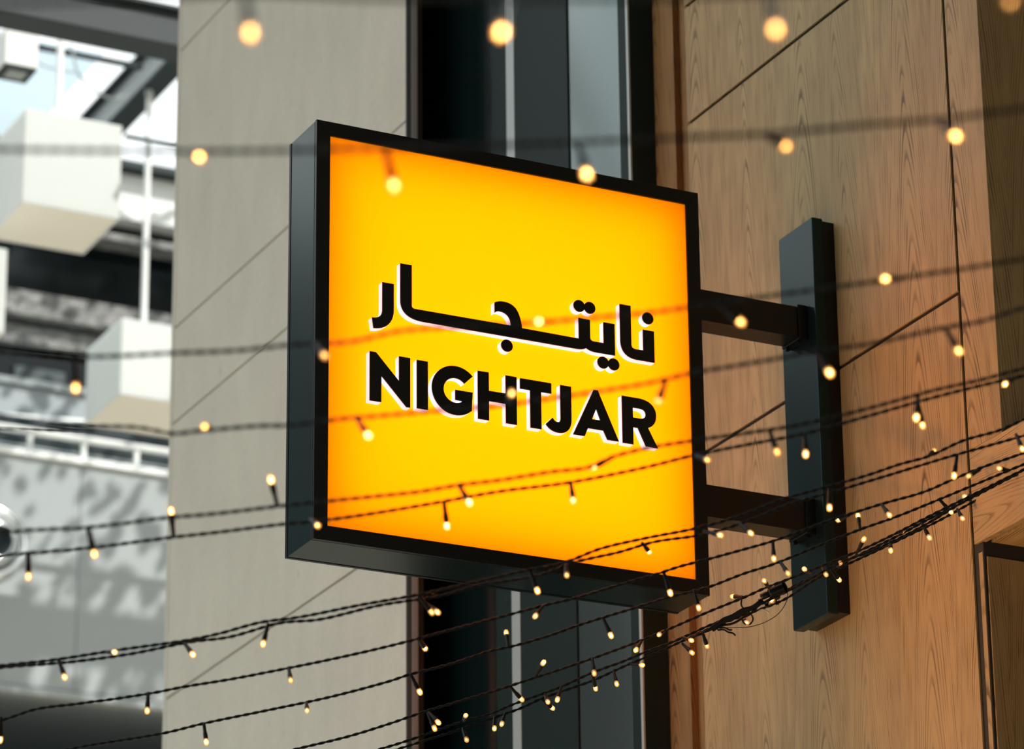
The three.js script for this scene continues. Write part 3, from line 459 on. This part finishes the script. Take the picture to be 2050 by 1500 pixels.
// the taped connector and the gathered spare cable on the bundle
const tube = (pts, r, mat, name, parent, seg = 6) => { const v = pts.map((p) => V(...p).sub(parent.position)); return part(name, new THREE.TubeGeometry(new THREE.CatmullRomCurve3(v), pts.length * 8, r, seg), mat, parent); };
{
  const c = bundleString;
  const a = V(...[-.07,3.378,.301]).sub(c.position), b = V(...[-.046,3.389,.317]).sub(c.position), ax = b.clone().sub(a), len = ax.length(), q = new THREE.Quaternion().setFromUnitVectors(V(0, 1, 0), ax.clone().normalize());
  const body = part('connector', new THREE.LatheGeometry([[0, 0], [0.0062, 0.0004], [0.0086, 0.004], [0.0080, 0.012], [0.0090, 0.016], [0.0086, 0.028], [0.0093, len - 0.006], [0.0076, len - 0.001], [0, len]].map((p) => new THREE.Vector2(...p)), 18), cableBlack, c, a.toArray()); body.quaternion.copy(q);
  const collar = part('connector_collar', new THREE.LatheGeometry([[0, -0.013], [0.0048, -0.0125], [0.0052, -0.004], [0.0046, 0.002], [0, 0.002]].map((p) => new THREE.Vector2(...p)), 14), cableBlack, c, a.toArray()); collar.quaternion.copy(q);
  for (const p of [[-.069,3.362,.294],[-.056,3.365,.302],[-.079,3.368,.292]]) {
    const sh = new THREE.Shape(); for (let i = 0; i < 14; i++) { const r = (i % 2 ? 0.0022 : 0.0046) * (0.8 + 0.4 * rnd()), w = i / 14 * Math.PI * 2; if (i) sh.lineTo(r * Math.cos(w), r * Math.sin(w)); else sh.moveTo(r, 0); }
    const g = new THREE.ExtrudeGeometry(sh, { depth: 0.003, bevelEnabled: false }); g.rotateY(-0.46); const e = V(...p).sub(c.position); part('tie_end', g, cableBlack, c, e.toArray());
    const top = a.clone().lerp(b, p === 0 ? 0.2 : 0.35); part('tie_strap', new THREE.TubeGeometry(new THREE.CatmullRomCurve3([top, e.clone().lerp(top, 0.5).add(V(-0.002, 0, 0)), e]), 8, 0.0011, 5), cableBlack, c);
  }
  tube([[-.129,3.331,.251],[-.109,3.331,.261],[-.088,3.332,.272],[-.069,3.338,.284],[-.053,3.349,.297],[-.046,3.361,.306],[-.043,3.374,.312],[-.047,3.388,.316]], 0.0006, cableBlack, 'wire_loop', c, 6);
  tube([[-.079,3.354,.286],[-.076,3.356,.288],[-.073,3.356,.29],[-.068,3.354,.291],[-.064,3.351,.292]], 0.0013, paleAluminium, 'wire_end', c, 6).userData.label = 'bare pale wire end';
}
{ // gathered hank of spare cable, tied into the upper string of the bundle
  const c = bundleString;
  tube([[-.141,3.329,.244],[-.127,3.341,.256],[-.114,3.347,.265],[-.101,3.355,.275],[-.091,3.36,.282],[-.081,3.367,.29]], 0.0019, cableBlack, 'spare_strand', c);
  tube([[-.137,3.328,.246],[-.127,3.339,.256],[-.113,3.345,.265],[-.101,3.352,.274],[-.087,3.358,.284],[-.08,3.367,.291]], 0.0019, cableBlack, 'spare_strand', c);
  tube([[-.143,3.328,.243],[-.126,3.338,.255],[-.113,3.343,.264],[-.101,3.35,.273],[-.091,3.357,.281],[-.08,3.367,.291]], 0.0019, cableBlack, 'spare_strand', c);
  tube([[-.137,3.327,.245],[-.126,3.334,.254],[-.112,3.337,.262],[-.1,3.344,.271],[-.086,3.354,.283],[-.08,3.366,.29]], 0.0019, cableBlack, 'spare_strand', c);
  tube([[-.138,3.328,.245],[-.127,3.34,.256],[-.114,3.346,.265],[-.101,3.354,.275],[-.086,3.359,.284],[-.076,3.367,.293]], 0.0019, cableBlack, 'spare_strand', c);
  tube([[-.138,3.329,.245],[-.127,3.343,.257],[-.114,3.349,.266],[-.102,3.357,.276],[-.089,3.361,.284],[-.081,3.368,.291]], 0.0019, cableBlack, 'spare_strand', c);
  tube([[-.136,3.328,.246],[-.127,3.339,.255],[-.113,3.344,.264],[-.101,3.351,.274],[-.086,3.358,.284],[-.078,3.367,.292]], 0.0019, cableBlack, 'spare_strand', c);
  tube([[-.139,3.328,.245],[-.127,3.341,.256],[-.114,3.346,.265],[-.101,3.354,.275],[-.086,3.359,.285],[-.076,3.367,.293]], 0.0019, cableBlack, 'spare_strand', c);
  tube([[-.139,3.328,.245],[-.127,3.338,.255],[-.113,3.343,.264],[-.101,3.351,.273],[-.089,3.358,.282],[-.081,3.367,.29]], 0.0019, cableBlack, 'spare_strand', c);
  tube([[-.144,3.328,.242],[-.127,3.34,.256],[-.114,3.346,.265],[-.101,3.354,.275],[-.092,3.359,.282],[-.078,3.367,.292]], 0.0019, cableBlack, 'spare_strand', c);
  tube([[-.14,3.329,.244],[-.127,3.341,.256],[-.114,3.346,.265],[-.101,3.354,.275],[-.09,3.359,.283],[-.075,3.367,.293]], 0.0019, cableBlack, 'spare_strand', c);
  tube([[-.143,3.329,.243],[-.127,3.342,.256],[-.114,3.348,.266],[-.102,3.355,.275],[-.088,3.36,.284],[-.08,3.368,.291]], 0.0019, cableBlack, 'spare_strand', c);
  tube([[-.141,3.328,.244],[-.127,3.34,.256],[-.113,3.345,.265],[-.101,3.353,.274],[-.088,3.359,.283],[-.076,3.367,.293]], 0.0019, cableBlack, 'spare_strand', c);
  tube([[-.105,3.371,.28],[-.104,3.363,.277],[-.098,3.356,.277],[-.09,3.351,.279],[-.085,3.343,.278],[-.088,3.336,.273],[-.096,3.337,.27],[-.101,3.344,.271]], 0.0014, cableBlack, 'spare_loop', c);
  tube([[-.131,3.328,.249],[-.122,3.328,.254],[-.116,3.325,.255],[-.109,3.323,.258],[-.105,3.32,.258]], 0.0014, cableBlack, 'spare_loop', c);
  tube([[-.129,3.331,.251],[-.121,3.331,.255],[-.115,3.328,.257],[-.111,3.328,.259]], 0.0014, cableBlack, 'spare_loop', c);
  part('cable', twisted([[-.167,3.316,.225],[-.129,3.335,.252],[-.092,3.358,.281],[-.055,3.376,.307],[-.018,3.398,.336],[.019,3.421,.364],[.057,3.436,.389],[.095,3.455,.416],[.132,3.477,.444],[.174,3.506,.478],[.217,3.533,.511],[.254,3.553,.538],[.341,3.604,.604]].map((p) => V(...p).sub(c.position)), 0.0013, 0.026), cableBlack, c);
}
{ // small warm uplight on a post across the passage, below the view: its beam is what tints the oak by the door
  const from = V(-1.25, YO - 1.25, 0.43), to = V(WX, YO - 0.04, 0.33), dir = to.clone().sub(from).normalize();
  const g = thing('uplight', 'small black uplight on a slim post aimed at the oak by the doorway', 'lamp', [from.x, 0, from.z]);
  const can = part('can', new THREE.LatheGeometry([[0, -0.14], [0.045, -0.135], [0.05, -0.12], [0.05, -0.004], [0.046, -0.004], [0.046, -0.03], [0, -0.03]].map((p) => new THREE.Vector2(...p)), 24), blackMetal, g, [0, from.y, 0]);
  can.quaternion.setFromUnitVectors(V(0, 1, 0), dir);
  part('lens', new THREE.CylinderGeometry(0.044, 0.044, 0.003, 24), phys({ color: rgb(0.9, 0.8, 0.6), roughness: 0.5, emissive: rgb(1, 0.5, 0.14), emissiveIntensity: 3 }), can, [0, -0.012, 0]);
  part('post', new THREE.CylinderGeometry(0.014, 0.014, from.y - 0.1, 12), blackMetal, g, [0, (from.y - 0.1) / 2, 0]);
  part('foot', new THREE.CylinderGeometry(0.12, 0.13, 0.02, 24), blackMetal, g, [0, 0.01, 0]);
  const l = new THREE.SpotLight(rgb(1, 0.38, 0.07), 4.8, 0, 0.30, 1); l.name = 'uplight_beam'; l.position.set(dir.x * 0.004, from.y + dir.y * 0.004, dir.z * 0.004); l.target.position.set(to.x - from.x, to.y, to.z - from.z); l.castShadow = true; l.shadow.radius = 2; g.add(l, l.target);
}
renderer.render(scene, camera);
